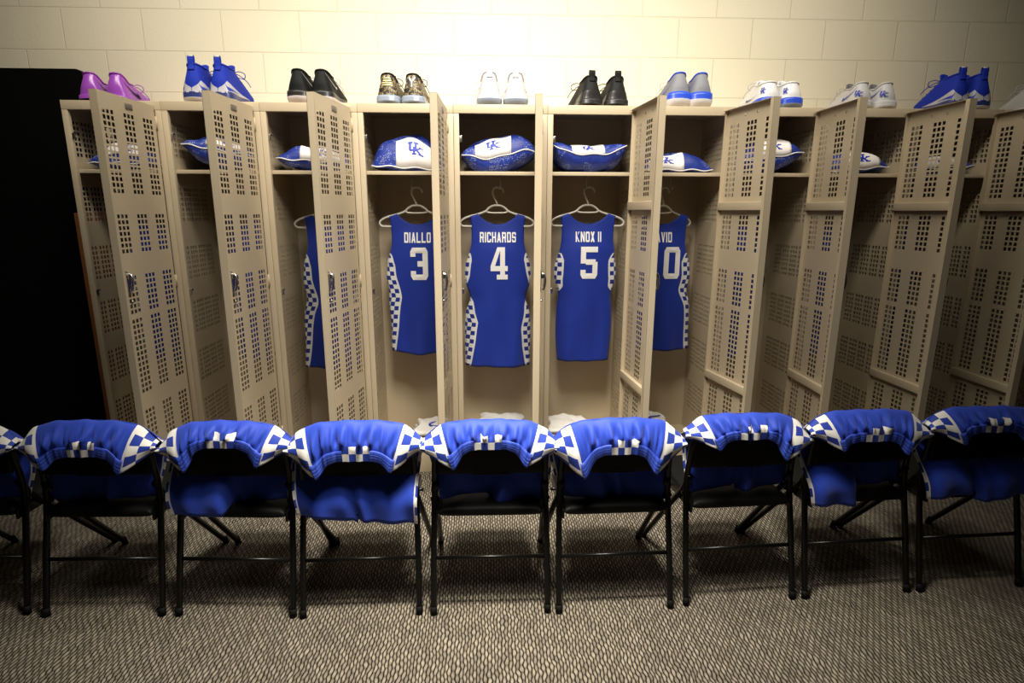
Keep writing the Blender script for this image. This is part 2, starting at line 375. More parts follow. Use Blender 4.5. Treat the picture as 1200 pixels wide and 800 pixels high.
def make_locker():
    L = thing('locker', 'x', 'locker', group='beige lockers in the row')
    m = M['locker']; inn = M['locker']
    f = MB()
    f.box(0.0008, .027, 0, .022, .0, ZT-.042, .0012); f.box(W-HG, W-.0008, 0, .022, .0, ZT-.042, .0012)
    f.box(.0006, W-.0006, -.0008, .022, ZT-.041, ZT, .0015); f.box(.027, W-HG, 0, .022, .0, .125, .0012)
    f.build('face_frame', m, L)
    for x in (.0025, W-.0025):
        s = MB(); perf(s, .022, DEP, .0, ZT-.004, side_cols, side_rows, lambda y, z: (x, y, z)); s.build('side_panel', inn, L, solid=.0014)
    b = MB(); b.box(.002, W-.002, DEP-.0015, DEP, .0, ZT-.003); b.build('back_panel', inn, L)
    t = MB(); t.box(.001, W-.001, .022, DEP, ZT-.004, ZT-.0005); t.build('top_panel', inn, L)
    t = MB(); t.box(.004, W-.004, .022, DEP-.002, .098, .102); t.build('bottom_panel', inn, L)
    s = MB(); s.box(.004, W-.004, .026, DEP-.003, 1.587, 1.590); s.box(.006, W-.006, .022, .034, 1.572, 1.5905, .002); s.build('shelf', m, L)
    hk = MB()
    for k in (-1, 1):
        hk.tube(catmull([(W/2, .20, 1.586), (W/2, .20, 1.548), (W/2+k*.002, .20+k*.004, 1.528), (W/2+k*.004, .20+k*.024, 1.510), (W/2, .20+k*.04, 1.526)], 5), .0028, 8)
    hk.box(W/2-.014, W/2+.014, .186, .214, 1.583, 1.587, .001); hk.build('coat_hook', M['steel'], L)
    for z in (1.745, 1.0):
        k = MB(); k.box(.027, .040, .004, .010, z-.018, z+.010, .0015); k.box(.034, .041, .004, .022, z+.002, z+.012, .0015); k.build('latch_strike', M['steel'], L)
    # door: origin on the hinge line, closed it reaches towards -x
    dw, z0, z1, th = .393, .128, 1.876, .032
    d = MB()
    perf(d, .004, dw, z0, z1, door_cols, door_rows, lambda u, z: (-u, 0, z))
    d.box(-dw, -dw+.0015, .0, th, z0, z1); d.box(-dw, -dw+.024, th-.0015, th, z0, z1)      # free edge and its return lip
    d.box(-.0055, -.004, .0, th*.55, z0, z1)
    d.box(-dw, -.004, .0, th*.9, z1-.0015, z1); d.box(-dw, -.004, .0, th*.9, z0, z0+.0015)
    do = d.build('door', m, L, loc=(W-HG, -.001, 0))
    for z in (1.425, .556):
        s = MB(); s.box(-dw+.003, -.007, .002, th*.72, z-.020, z+.020, .003); s.build('stiffener', m, do)
    h = MB(); zc = 1.10
    h.add([(-dw+.016, -.0035, zc+.04), (-dw+.050, -.0035, zc+.022), (-dw+.046, -.0035, zc-.015), (-dw+.024, -.0035, zc-.06), (-dw+.016, -.0035, zc-.05),
           (-dw+.016, -.0003, zc+.04), (-dw+.050, -.0003, zc+.022), (-dw+.046, -.0003, zc-.015), (-dw+.024, -.0003, zc-.06), (-dw+.016, -.0003, zc-.05)],
          [(0, 1, 2, 3, 4), (9, 8, 7, 6, 5)]+[(k, (k+1) % 5, 5+(k+1) % 5, 5+k) for k in range(5)])
    h.build('latch_plate', M['steel'], do)
    h = MB(); h.tube(catmull([(-dw+.030, -.004, zc+.026), (-dw+.030, -.016, zc+.020), (-dw+.027, -.021, zc-.005), (-dw+.025, -.017, zc-.035), (-dw+.024, -.010, zc-.048)], 5), [.006]*20+[.004], 8)
    h.box(-dw+.020, -dw+.040, -.013, -.003, zc+.004, zc+.026, .002); h.tube([(-dw+.03, -.0003, zc-.095), (-dw+.03, -.010, zc-.095)], .005, 8)
    h.build('door_handle', M['steel'], do)
    n = MB(); n.box(-.222, -.172, -.004, -.0003, 1.828, 1.852, .0012); n.build('number_plate', M['plate'], do)
    for z in (1.80, 1.055, .25):
        k = MB(); k.tube([(-.001, -.003, z-.03), (-.001, -.003, z+.03)], .0042, 8); k.box(-.012, .010, -.0015, .0005, z-.028, z+.028); k.build('hinge', m, do)
    r = MB()
    for z in (1.838, 1.843): 
        for u in (.15, .24): r.tube([(-u, .0003, z), (-u, .003, z)], .0032, 6)
    r.build('rivet', M['steel'], do)
    return L

shoe_on = ['glossy purple shoes', 'tall blue shoes, second from black panel', 'black shoes with thin white marks', 'gold camouflage shoes', 'all-white shoes',
           'plain black mid-top shoes', 'grey shoes with blue midsoles', 'white shoes with blue midsoles', 'light grey shoes', 'tall blue shoes, second from far end', 'pale shoe cut off by the picture edge']
angs = [88.3, 86.8, 81.0, 88.1, 85.5, 94.9, 100.2, 88.3, 91.9, 90., 90.]
locker = make_locker(); lockers = []
for i in range(11):
    o = locker if i == 0 else copy_tree(locker)
    o.location = (OFF+i*W, D, 0)
    o['label'] = 'beige perforated locker with open door topped by ' + shoe_on[i].rstrip(',')
    for ch in o.children:
        if ch.name.split('.')[0] == 'door': ch.rotation_euler.z = radians(angs[i])
    lockers.append(o)
LX = [OFF+(i+.5)*W for i in range(11)]

# ------------------------------------------------------------------ jerseys on hangers
def make_hanger():
    mb = MB(); r = .0058
    mb.tube(catmull([(.032, 0, .170), (.030, 0, .186), (.012, 0, .198), (-.014, 0, .194), (-.023, 0, .172), (-.014, 0, .145), (-.001, 0, .118), (0, 0, .100)], 6), r*.85, 8)
    half = [(0, 0, .105), (.022, 0, .103), (.045, 0, .090), (.062, 0, .074), (.10, 0, .060), (.145, 0, .048), (.172, 0, .038), (.192, 0, .024), (.196, 0, .010), (.186, 0, -.001), (.168, 0, -.004), (.08, 0, -.004), (0, 0, -.004)]
    loop = half + [(-x, y, z) for x, y, z in half[-2:0:-1]]
    mb.tube(catmull(loop, 4, True), r, 8, closed=True)
    mb.tube(catmull([(-.058, 0, .076), (-.045, 0, .068), (0, 0, .066), (.045, 0, .068), (.058, 0, .076)], 4), r*.8, 8)
    return mb
HY = D + .20

def make_jersey(cx, z0=1.387, zb=.55, hl=.185, hr=.185, ck=(.04, .04), name=None, num=None, seed=0, pinch=.5, taper=0., cell=.0235):
    """cx centre; hl/hr half widths at the hem, ck the widths of the checked sides at the hem."""
    rnd = random.Random(seed); ph = rnd.uniform(0, 6)
    zt = z0; L = zt-zb; ap = zt-.262                        # armpit height
    def half(z, hb):
        if z > ap:
            t = (zt-z)/(zt-ap)
            return interp(t, [(0, .150), (.12, .143), (.35, .137), (.6, .138), (.75, .146), (.9, min(.158, hb+.012)), (1, min(.166, hb+.016))])
        t = (ap-z)/(ap-zb)
        w = min(.166, hb+.016)*(1-t)+hb*t
        return w - pinch*.020*math.exp(-((t-.33)/.09)**2) + .007*math.exp(-((t-.14)/.09)**2) + .003*sin(t*9+ph)
    def inner(z, hb, c):
        """x at which the blue back panel meets the checked side."""
        t = max(0, (ap-z)/(ap-zb))
        w = half(z, hb)
        cc = interp(t, c)
        if z > ap: cc *= max(0., 1-(z-ap)/.055)
        return w-cc if z < ap+.055 else w+.01
    def neck(x, low): return zt-.003-low*max(0, 1-(x/.105)**2)**.75 if abs(x) < .105 else zt-.003-.30*(abs(x)-.105)
    def ysurf(x, z, side=-1):
        t = max(0, min(1, (zt-z)/L)); w = hl if x < 0 else hr
        k = x/max(.05, half(min(z, zt), w))
        body = .030*(1-min(1, k*k))*sm(t, .0, .25)+.006
        fold = .010*sin(x*30+ph+1.3*sin(z*5))*sm(t, .30, .9) + .006*sin(x*58+ph*2+z*3)*sm(t, .45, 1)
        return side*(body)+fold*.9
    def hem(x): return zb + .012*sin(x*9+ph)*.5 - .006*cos(x*14)
    nu, nv = 49, 60
    mb = MB()
    def layer(side, low, wid):
        def P(a, v):
            x0 = a*(.150)
            top = neck(x0, low)
            z = top+(hem(a*.18)-top)*v
            hb = hl if a < 0 else hr
            x = a*half(z, hb)*wid
            return (x, ysurf(x/wid, z, side), z)
        def UV(a, v):
            x, y, z = P(a, v); hb = hl if a < 0 else hr; c = ck[0] if a < 0 else ck[1]
            t = (ap-z)/(ap-zb)
            cc = interp(max(0, t), c)*(max(0., 1-(z-ap)/.055) if z > ap else 1); return ((abs(x)-inner(z, hb, c)*wid)/cell+.30*min(1, cc/.008)-.02, z/cell)
        mb.grid(P, lin(-1, 1, nu), lin(0, 1, nv), True, UV)
    layer(-1, .055, 1.0); layer(1, .12, 1.03)
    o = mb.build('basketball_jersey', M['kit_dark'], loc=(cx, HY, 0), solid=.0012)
    def surf(x, z): return (x, ysurf(x, z)-.0035, z)
    nx = .022
    if name:
        m2 = MB(); cw, gap, h = .0215, .0052, .054
        ws = [{'I': .0064, ' ': .008}.get(c, cw) for c in name]
        tot = sum(ws)+gap*(len(name)-1); x = -tot/2+nx*0; zb0 = zt-.153
        for c, w_ in zip(name, ws):
            if c != ' ':
                if c == 'I': pol = [R4(0, 0, 1, 1)]
                else: pol = GL[c]
                lay_polys(m2, pol, lambda a, b, x=x, w_=w_: surf(x+a*w_, zb0+b*h), 2)
            x += w_+gap
        m2.build('name_lettering', M['letter'], o)
    if num:
        m2 = MB(); w_, h, gap = .092, .172, .022
        tot = w_*len(num)+gap*(len(num)-1); x = -tot/2+.006; zb0 = zt-.350
        for c in num:
            lay_polys(m2, GL[c], lambda a, b, x=x: surf(x+a*w_, zb0+b*h), 4); x += w_+gap
        m2.build('number_lettering', M['letter'], o)
    return o

CK0 = [(0, .02), (.2, .03), (1, .03)]
CKA = [(0, .018), (.12, .016), (.2, .0), (.33, .0), (.42, .028), (.56, .060), (.75, .048), (1, .018)]      # hidden by a fold, then wide
CKB = [(0, .018), (.10, .012), (.2, .0), (.36, .0), (.48, .020), (.62, .042), (.8, .034), (1, .012)]
CKC = [(0, .030), (.2, .050), (.38, .062), (.6, .040), (1, .014)]
CKD = [(0, .034), (.12, .036), (.24, .022), (.28, .0), (1, .0)]
CKE = [(0, .040), (.3, .046), (.5, .028), (1, .024)]
J = {  # locker index: (cx, z0, zb, hl, hr, check, name, number, label)
    0: (0.03, 1.387, .60, .15, .15, (CK0, CK0), None, None, 'blue jersey hanging behind the open door in the locker under purple shoes'),
    1: (0.046, 1.387, .60, .14, .15, (CK0, CK0), None, None, 'blue jersey behind the perforated door in the locker second from the black panel'),
    2: (.030, 1.380, .545, .195, .17, (CKC, CKC), None, None, 'blue jersey with checked edge showing beside the door under black white-marked shoes'),
    3: (.018, 1.387, .635, .158, .155, (CKC, CKB), 'DIALLO', '3', 'blue jersey with white number 3 on its back hanging in a locker'),
    4: (-.012, 1.389, .545, .182, .176, (CKA, CKB), 'RICHARDS', '4', 'blue jersey with white number 4 on its back hanging in a locker'),
    5: (.018, 1.392, .575, .152, .135, (CKD, CKD), 'KNOX II', '5', 'blue jersey with white number 5 on its back hanging in a locker'),
    6: (-.042, 1.390, .640, .140, .200, (CKE, CKE), 'DAVID', '10', 'blue jersey with number ending in 0 half hidden by an open door'),
    7: (-.046, 1.387, .60, .15, .135, (CK0, CK0), None, None, 'blue jersey behind the open door under white shoes with blue midsoles'),
    8: (-.046, 1.387, .60, .15, .135, (CK0, CK0), None, None, 'blue jersey behind the open door in the locker under light grey shoes'),
    9: (-.046, 1.387, .60, .15, .135, (CK0, CK0), None, None, 'blue jersey behind the open door in the second locker from the far end'),
}
hbase = None
spots = ['under purple shoes', 'second from black panel', 'under the black white-marked shoes', 'above the number 3 jersey', 'above the number 4 jersey', 'above the number 5 jersey',
         'above the half hidden jersey with 0', 'under white shoes with blue midsoles', 'under light grey shoes', 'second from the far end']
for i, (dx, z0, zb, hl, hr, ck, nm, nu_, lab) in J.items():
    o = make_jersey(LX[i]+dx, z0, zb, hl, hr, ck, nm, nu_, seed=i+3, pinch={4: 1., 3: .2, 5: .5, 6: .6, 2: .7}.get(i, .5))
    tag(o, lab, 'jersey', 'blue jerseys hanging in the lockers')
    if hbase is None:
        hb = make_hanger().build('coat_hanger', M['hanger']); hbase = hb
    else:
        hb = hbase.copy(); C.objects.link(hb)
    hb.location = (LX[i]+dx+(-.004 if i < 6 else .008 if i == 6 else 0), HY, z0-.065)
    tw = {1: -.42, 6: .42, 7: .45, 8: .45, 9: .45}.get(i, 0); hb.rotation_euler.z = tw
    if i != 6: o.rotation_euler.z = tw
    tag(hb, 'white coat hanger holding a jersey in the locker '+spots[i] if 'above' not in spots[i] else 'white plastic coat hanger '+spots[i], 'hanger', 'white hangers in the lockers')

# ------------------------------------------------------------------ mesh laundry bags on the shelves
def make_bag(i, x0, x1, rim, top, low, tagx, tagw, tagv, tilt=0., wav=0., sag=0., label='', front=.045, depth=.30, peak=.0, flat=2.2):
    """x0..x1 extent, rim height of the seam above the shelf, top dome height above the rim, low bulge under it."""
    cx, hw = (x0+x1)/2, (x1-x0)/2; rnd = random.Random(i+40); ph = rnd.uniform(0, 6)
    zs = 1.591; y0 = front
    def rimz(a, b): return rim + tilt*a + sag*a*a + wav*sin(a*3.3+ph) + .004*sin(a*9+b*7+ph)
    def plan(a, b):
        # rounded rectangle with pulled corners
        k = 1-.10*(1-abs(a)**3)*0
        return cx+hw*a*(1-.06*b*b*abs(a)**2), y0+depth*.5*(1+b*(1-.14*abs(a)**2.5))
    def surf(a, b, up, off=0.):
        x, y = plan(a, b); ca = (1-abs(a)**flat); cb = (1-abs(b)**4.6)
        d = max(0, ca)**.8*max(0, cb)**.45
        bump = 1+.06*sin(a*5+ph)+.05*sin(b*6+a*3+ph*2)
        z = rimz(a, b) + (top*bump*(1+peak*a) if up else -low)*d
        return (x, y-off*.8, zs+max(.003, z)+(off if up else -off)*.6)
    mb = MB(); n = 41; ab = [sin(t*pi/2) for t in lin(-1, 1, n)]
    for up in (True, False):
        mb.grid(lambda a, b: surf(a, b, up), ab, ab, True)
    o = mb.build('laundry_bag', M['bag'], loc=(0, D, 0))
    tag(o, label, 'laundry bag', 'blue mesh laundry bags on the shelves')
    p = MB()
    path = [surf(a, -1, True, .002) for a in lin(-1, 1, 40)] + [surf(1, b, True) for b in lin(-1, 1, 20)[1:]] + [surf(a, 1, True) for a in lin(1, -1, 40)[1:]] + [surf(-1, b, True) for b in lin(1, -1, 20)[1:-1]]
    p.tube(path, .0030, 6, closed=True); p.build('piping', M['piping'], o)
    if tagw:
        b0, b1 = tagv
        def T(s, t): return surf(tagx+(s-.5)*tagw, b0+(b1-b0)*t, True, .004)
        m2 = MB(); m2.grid(T, lin(0, 1, 16), lin(0, 1, 14), True); tg = m2.build('name_tag', M['tag'], o, solid=.001)
        m3 = MB()
        def T2(s, t): return surf(tagx+(s-.5)*tagw, b0+(b1-b0)*t, True, .0065)
        # arrange so that the mark is upright on the steep front of the bag
        zl = [T2(.5, t)[2] for t in lin(0, 1, 41)]; span = zl[-1]-zl[0] or 1e-3
        def at(h):
            for k in range(40):
                if zl[k] <= zl[0]+h*span <= zl[k+1]: return (k+((zl[0]+h*span-zl[k])/(zl[k+1]-zl[k]+1e-9)))/40
            return h
        lay_polys(m3, UK, lambda a, b: T2(.31+a*.38, at(.42+b*.44)), 2); m3.build('letter_mark', M['royal'], tg)
    return o
P_ = lambda i: 'blue mesh laundry bag on the shelf of the locker under ' + ['purple shoes', '', 'black white-marked shoes', 'gold camouflage shoes', 'all-white shoes', 'plain black shoes', 'grey and blue shoes', 'white shoes with blue midsoles', 'light grey shoes', ''][i]
make_bag(0, LX[0]-.20, LX[0]+.17, .030, .095, .03, .10, 1.0, (-.97, -.62), label=P_(0))
make_bag(1, LX[1]-.20, LX[1]+.17, .095, .06, .09, .25, 1.0, (-.985, -.6), tilt=-.03, label='blue mesh laundry bag slumped on the shelf, second locker from the black panel')
make_bag(2, LX[2]-.205, LX[2]+.18, .045, .075, .045, .22, 1.05, (-1.0, -.62), tilt=-.012, label=P_(2))
make_bag(3, LX[3]-.195, LX[3]+.185, .016, .160, .014, .22, 1.02, (-1.0, -.80), tilt=-.010, label=P_(3), flat=2.8)
make_bag(4, LX[4]-.20, LX[4]+.19, .080, .098, .080, -.17, .94, (-1.0, -.72), tilt=.010, wav=-.016, label=P_(4), flat=2.8)
make_bag(5, LX[5]-.20, LX[5]+.19, .078, .046, .078, -.06, .86, (-1.0, -.45), sag=.060, wav=.006, label=P_(5), flat=6)
make_bag(6, LX[6]-.20, LX[6]+.18, .012, .090, .01, -.35, .95, (-1.0, -.66), tilt=0.0, label=P_(6))
make_bag(7, LX[7]-.20, LX[7]+.19, .075, .090, .075, .12, .9, (-1.0, -.62), tilt=.030, label=P_(7))
make_bag(8, LX[8]-.20, LX[8]+.19, .020, .095, .02, .15, 1.0, (-1.0, -.66), tilt=.018, label=P_(8))
make_bag(9, LX[9]-.20, LX[9]+.19, .030, .060, .03, .0, .9, (-1.0, -.5), tilt=.01, label='blue mesh laundry bag on the shelf, second locker from the far end')

# ------------------------------------------------------------------ folded clothes on the locker floors
def make_pile(i, dx, w, d, layers, mats, label, y=.20, seed=0):
    rnd = random.Random(seed); t = thing('folded_shirt', label, 'folded shirt', (LX[i]+dx, D+y, .103), group='folded shirts on the locker floors')
    z = 0
    for k in range(layers):
        h = .030+rnd.uniform(-.004, .006); ww = w*(1-.04*k)*rnd.uniform(.93, 1); dd = d*rnd.uniform(.9, 1); ox = rnd.uniform(-.012, .012); ph = rnd.uniform(0, 6)
        def P(a, b, up):
            e = max(0, 1-abs(a)**7)**.4*max(0, 1-abs(b)**7)**.4
            r = .004*sin(a*6+ph)+.004*sin(b*5+ph*2+a*3)+.003*sin(a*13+ph)
            return (ox+ww/2*a+.01*sin(b*4+ph), dd/2*b+.008*sin(a*4+ph), z+h/2+(h/2*e+r*e*(1 if up else .3))*(1 if up else -1))
        mb = MB(); ab = [sin(q*pi/2) for q in lin(-1, 1, 25)]
        for up in (True, False): mb.grid(lambda a, b: P(a, b, up), ab, ab, True)
        mb.build('folded_layer', M[mats[k % len(mats)]], t)
        z += h*.93
    if 'collar' in label:
        c = MB(); c.tube([(.055*cos(a)+.03, -.02+.035*sin(a), z+.004) for a in lin(0, 2*pi, 25)[:-1]], .006, 6, closed=True)
        c.build('collar', M['royal'], t)
    if 'striped' in label:
        c = MB()
        for q in (-.06, 0.02):
            c.grid(lambda u, v: (q-.05+u*.10, -d*.30+.012*v+u*.06, z+.012+.004*sin(u*5)), lin(0, 1, 8), [0, 1])
        c.build('stripe', M['royal'], t, solid=.002)
    return t
make_pile(1, -.02, .30, .24, 3, ['white', 'grey'], 'white folded shirts on the floor of the locker second from the black panel', seed=2)
make_pile(2, -.02, .30, .24, 3, ['white'], 'white folded shirts on the locker floor under black white-marked shoes', seed=3)
make_pile(3, .08, .24, .24, 4, ['royal', 'white', 'grey', 'white'], 'pale folded shirt with blue collar on locker floor below number 3 jersey', y=.16, seed=4)
make_pile(4, .01, .31, .25, 4, ['white', 'grey', 'grey', 'grey'], 'grey folded shirts on the locker floor below number 4 jersey', y=.20, seed=5)
make_pile(5, -.08, .27, .25, 4, ['white'], 'white folded shirts on the locker floor below number 5 jersey', y=.17, seed=6)
make_pile(6, -.06, .25, .22, 5, ['white', 'royal', 'white', 'white', 'white'], 'white and blue striped folded clothes on floor below half hidden jersey', y=.17, seed=7)

# ------------------------------------------------------------------ shoes
FOOT = [(0, 0), (.010, .46), (.03, .74), (.07, .93), (.13, 1.0), (.28, .93), (.42, .90), (.56, 1.0), (.70, 1.06), (.80, 1.04), (.88, .92), (.94, .70), (.98, .42), (1, 0)]
def foot_pt(th, L, hw, sd):
    """th 0 at heel, pi at toe, x>0 for th<pi."""
    yf = (1-cos(th))/2
    x = hw*interp(yf, FOOT)*(1 if sin(th) >= 0 else -1)
    if yf > .45: x += sd*-.010*sm(yf, .5, 1)
    return Vector((x, yf*L, 0))
def make_shoe(px, py, yaw, spec, side, label, group):
    """side +1 is the shoe standing to the right of its pair."""
    s = spec; L, hw, sole = s.get('L', .315), s.get('hw', .058), s.get('sole', .030)
    hh, hs, hf = s['heel'], s['side'], s['front']
    z0 = sole-.006
    o = thing('basketball_shoe', label, 'shoe', (px, py, ZT+.0005), yaw, group)
    NT = 48; ths = [2*pi*k/NT for k in range(NT)]
    def ank(th): return Vector((.037*sin(th)*s.get('ankw', 1.), .076-.064*cos(th), 0))
    def S(th, t, off=0.):
        b = foot_pt(th, L, hw*.97, side)
        front = (1-cos(th))/2
        h = interp(front, [(0, hh), (.12, hh*.97), (.42, hs), (.7, (hs+hf)/2), (1, hf)])
        g = sm(t, 0, 1)*.35+.65*t
        ff = sm(front, .25, .75)
        gt = max(0, (t-.22)/.78)
        gg = (1-ff)*g*.95+ff*gt
        b2 = b.copy(); a = ank(th)
        p = b2.lerp(a, gg)
        p.y += .010*sin(pi*min(1, t*1.1))*sm(t, .08, .5)*(1-front)**2*(-.6) + .010*t*(1-front)**4      # heel counter swell, collar leaning in
        p.z = z0+h*t
        if off:
            c = Vector((0, .09+.10*ff, p.z)); n = (p-c); n.z = .2*n.length; p = p+n.normalized()*off
        return p
    # sole: outsole and midsole
    def ring(th, k, z, rise=0):
        p = foot_pt(th, L, hw, side)*1.0; c = Vector((0, L*.5, 0)); q = c+(p-c)*k; q.x = p.x*k
        yf = p.y/L
        q.z = z + rise*(max(0, (yf-.78)/.22)**2*.014 + max(0, (.07-yf)/.07)**1.5*.008)
        return q
    so = s.get('so', .5)
    sp = [(.0, .80), (.002, .88), (sole*so*.32, .965), (sole*so*.68, 1.01), (sole*so, 1.02)]
    m = MB(); m.grid(lambda th, k: ring(th, sp[int(k)][1], sp[int(k)][0], 1 if k < 3 else .4), ths, range(len(sp)), True, close_u=True)
    m.add([ring(th, .80, 0, 1) for th in ths], [tuple(range(NT))]); m.build('outsole', M[s['out']], o)
    sp2 = [(sole*so, 1.018), (sole*(so*.7+.3), 1.012), (sole*.9, 1.012), (sole*1.02, 1.0), (sole*1.03, .93)]
    mh = s.get('midrise', .010)
    def ring2(th, k):
        q = ring(th, sp2[int(k)][1], sp2[int(k)][0], .3); yf = (1-cos(th))/2
        if k >= 2: q.z += mh*(max(0, 1-yf/.45)+.35*sm(yf, .7, 1))*(.55 if k == 2 else 1)
        return q
    m = MB(); m.grid(ring2, ths, range(len(sp2)), True, close_u=True); m.build('midsole', M[s['mid']], o)
    # upper
    m = MB(); m.grid(lambda th, t: S(th, t), ths, lin(0, 1, 16), True, close_u=True); up = m.build('upper', M[s['up']], o, solid=.003, offset=-1)
    # collar and lining
    m = MB(); m.tube([S(th, 1.0)+Vector((0, 0, -.001)) for th in ths], .0045, 8, closed=True); m.build('collar', M[s.get('collar', s['up'])], o)
    m = MB(); m.grid(lambda th, t: S(th, 1).lerp(ank(th)*.8+Vector((0, .015, z0+.02)), t)+Vector((0, 0, -.002)), ths, [0, .4, 1], True, close_u=True)
    m.add([ank(th)*.8+Vector((0, .015, z0+.02)) for th in ths], [tuple(range(NT))]); m.build('lining', M[s.get('lin', 's_lining')], o)
    # tongue
    tg = s.get('tongue', .03); yt, zt_ = S(pi, 1).y, S(pi, 1).z
    m = MB(); m.grid(lambda a, b: (.026*a*(1-.25*b*b), yt-.004+.030*(1-b)*(1-b)*.8-.012*b-.010*a*a+.014*b*b*s.get('tlean', 1.), zt_-.030+b*(tg+.030)-.006*a*a*b), lin(-1, 1, 9), lin(0, 1, 8), True)
    m.build('tongue', M[s.get('tong', s['up'])], o, solid=.006)
    # laces
    m = MB()
    for k in range(5):
        t = .50+k*.11
        m.tube(catmull([S(pi-.62, t-.02, .002), S(pi-.3, t, .007), S(pi, t+.015, .009), S(pi+.3, t, .007), S(pi+.62, t-.02, .002)], 4), .0026, 6)
    q = S(pi, .92, .006)
    for sg in (-1, 1):
        lo = s.get('loop', .045)
        m.tube(catmull([q, q+Vector((sg*lo*.5, .012, .018)), q+Vector((sg*lo, .022, .008)), q+Vector((sg*lo*.85, .026, -.014)), q+Vector((sg*lo*.3, .012, -.006)), q], 5), .0020, 6)
        m.tube(catmull([q, q+Vector((sg*.02, .02, .006)), q+Vector((sg*lo*.9, .05, -.020)), q+Vector((sg*lo*1.1, .065, -.045))], 5), .0020, 6)
    m.build('laces', M[s.get('lace', s['up'])], o)
    # pull tab
    if s.get('tab'):
        h = s['tab']; c = S(0, 1)
        m = MB(); w_ = .014
        path = [S(0, .78, .003), S(0, .92, .004), c+Vector((0, -.006, h*.55)), c+Vector((0, -.001, h)), c+Vector((0, .007, h*.95)), c+Vector((0, .009, h*.4)), c+Vector((0, .006, -.01))]
        path = catmull(path, 5)
        m.grid(lambda a, k: path[int(k)]+Vector((a*w_, 0, 0)), [-1, -.5, 0, .5, 1], range(len(path)), True); m.build('pull_tab', M[s.get('tabm', s['up'])], o, solid=.003)
        if s.get('tabtip'):
            m = MB(); m.grid(lambda a, k: path[12+int(k)]+Vector((a*w_*1.03, -.0022, .002)), [-1, 0, 1], range(6), True); m.build('tab_tip', M[s['tabtip']], o, solid=.001)
    # heel panel
    if s.get('panel'):
        m = MB()
        for sg in (1, -1):
            m.grid(lambda u, v: S(sg*(.04+u*1.75), .06+v*max(.02, interp(u, [(0, .14), (.28, .40), (.5, .26), (.8, .10), (1, .0)])), .0028), lin(0, 1, 26), lin(0, 1, 9), True)
        m.build('heel_panel', M[s['panel']], o)
    if s.get('counter'):
        m = MB(); m.grid(lambda u, v: S(-1.25+2.5*u, .03+v*(.42-.22*abs(2*u-1)**2), .002), lin(0, 1, 26), lin(0, 1, 8), True); m.build('heel_counter', M[s['counter']], o)
    if s.get('swoosh'):
        w = s['swoosh']
        th0, th1, ta, tb, thick = w['r']
        n = 22
        for sg in w.get('sides', (1, -1)):
            rows = []; m = MB()
            for k in range(n+1):
                u = k/n      # 0 tail .. 1 tip of the hook
                if u < .8:
                    q = u/.8; th = th0+(th1-th0)*q; t = ta+(tb-ta)*(q**.8); hw_ = thick*(.12+.88*q**1.4)
                else:
                    q = (u-.8)/.2; th = th1+(th1-th0)*.10*sin(q*pi/2); t = tb+thick*1.5*q; hw_ = thick*(1-q**1.5)
                rows.append((th, t-hw_*.5, t+hw_*.5))
            m.grid(lambda k, v: S(sg*rows[int(k)][0], rows[int(k)][1]*(1-v)+rows[int(k)][2]*v, .0042), range(n+1), [0, .5, 1], True)
            m.build('side_mark', M[w['m']], o)
    if s.get('uk'):
        m = MB(); c0, wd, tb, th_ = s['uk']
        lay_polys(m, UK, lambda a, b: S(c0+(a-.5)*wd, tb+b*th_, .0045), 2); m.build('letter_mark', M['royal'], o)
    if s.get('bars'):
        m = MB()
        if side < 0:
            for k in range(4): m.grid(lambda u, v: S(-.28+.62*u, .50+.09*k+.045*v, .004), lin(0, 1, 8), [0, 1])
        else:
            lay_polys(m, [R4(.42, 0, .58, .55), [(.42, .5), (.58, .5), (.2, 1), (0, 1)], [(.42, .5), (.58, .5), (1, 1), (.8, 1)]], lambda a, b: S((a-.5)*.7, .45+.4*b, .004), 3)
        m.build('heel_emblem', M['s_gold' if side < 0 else 's_white'], o)
    return o

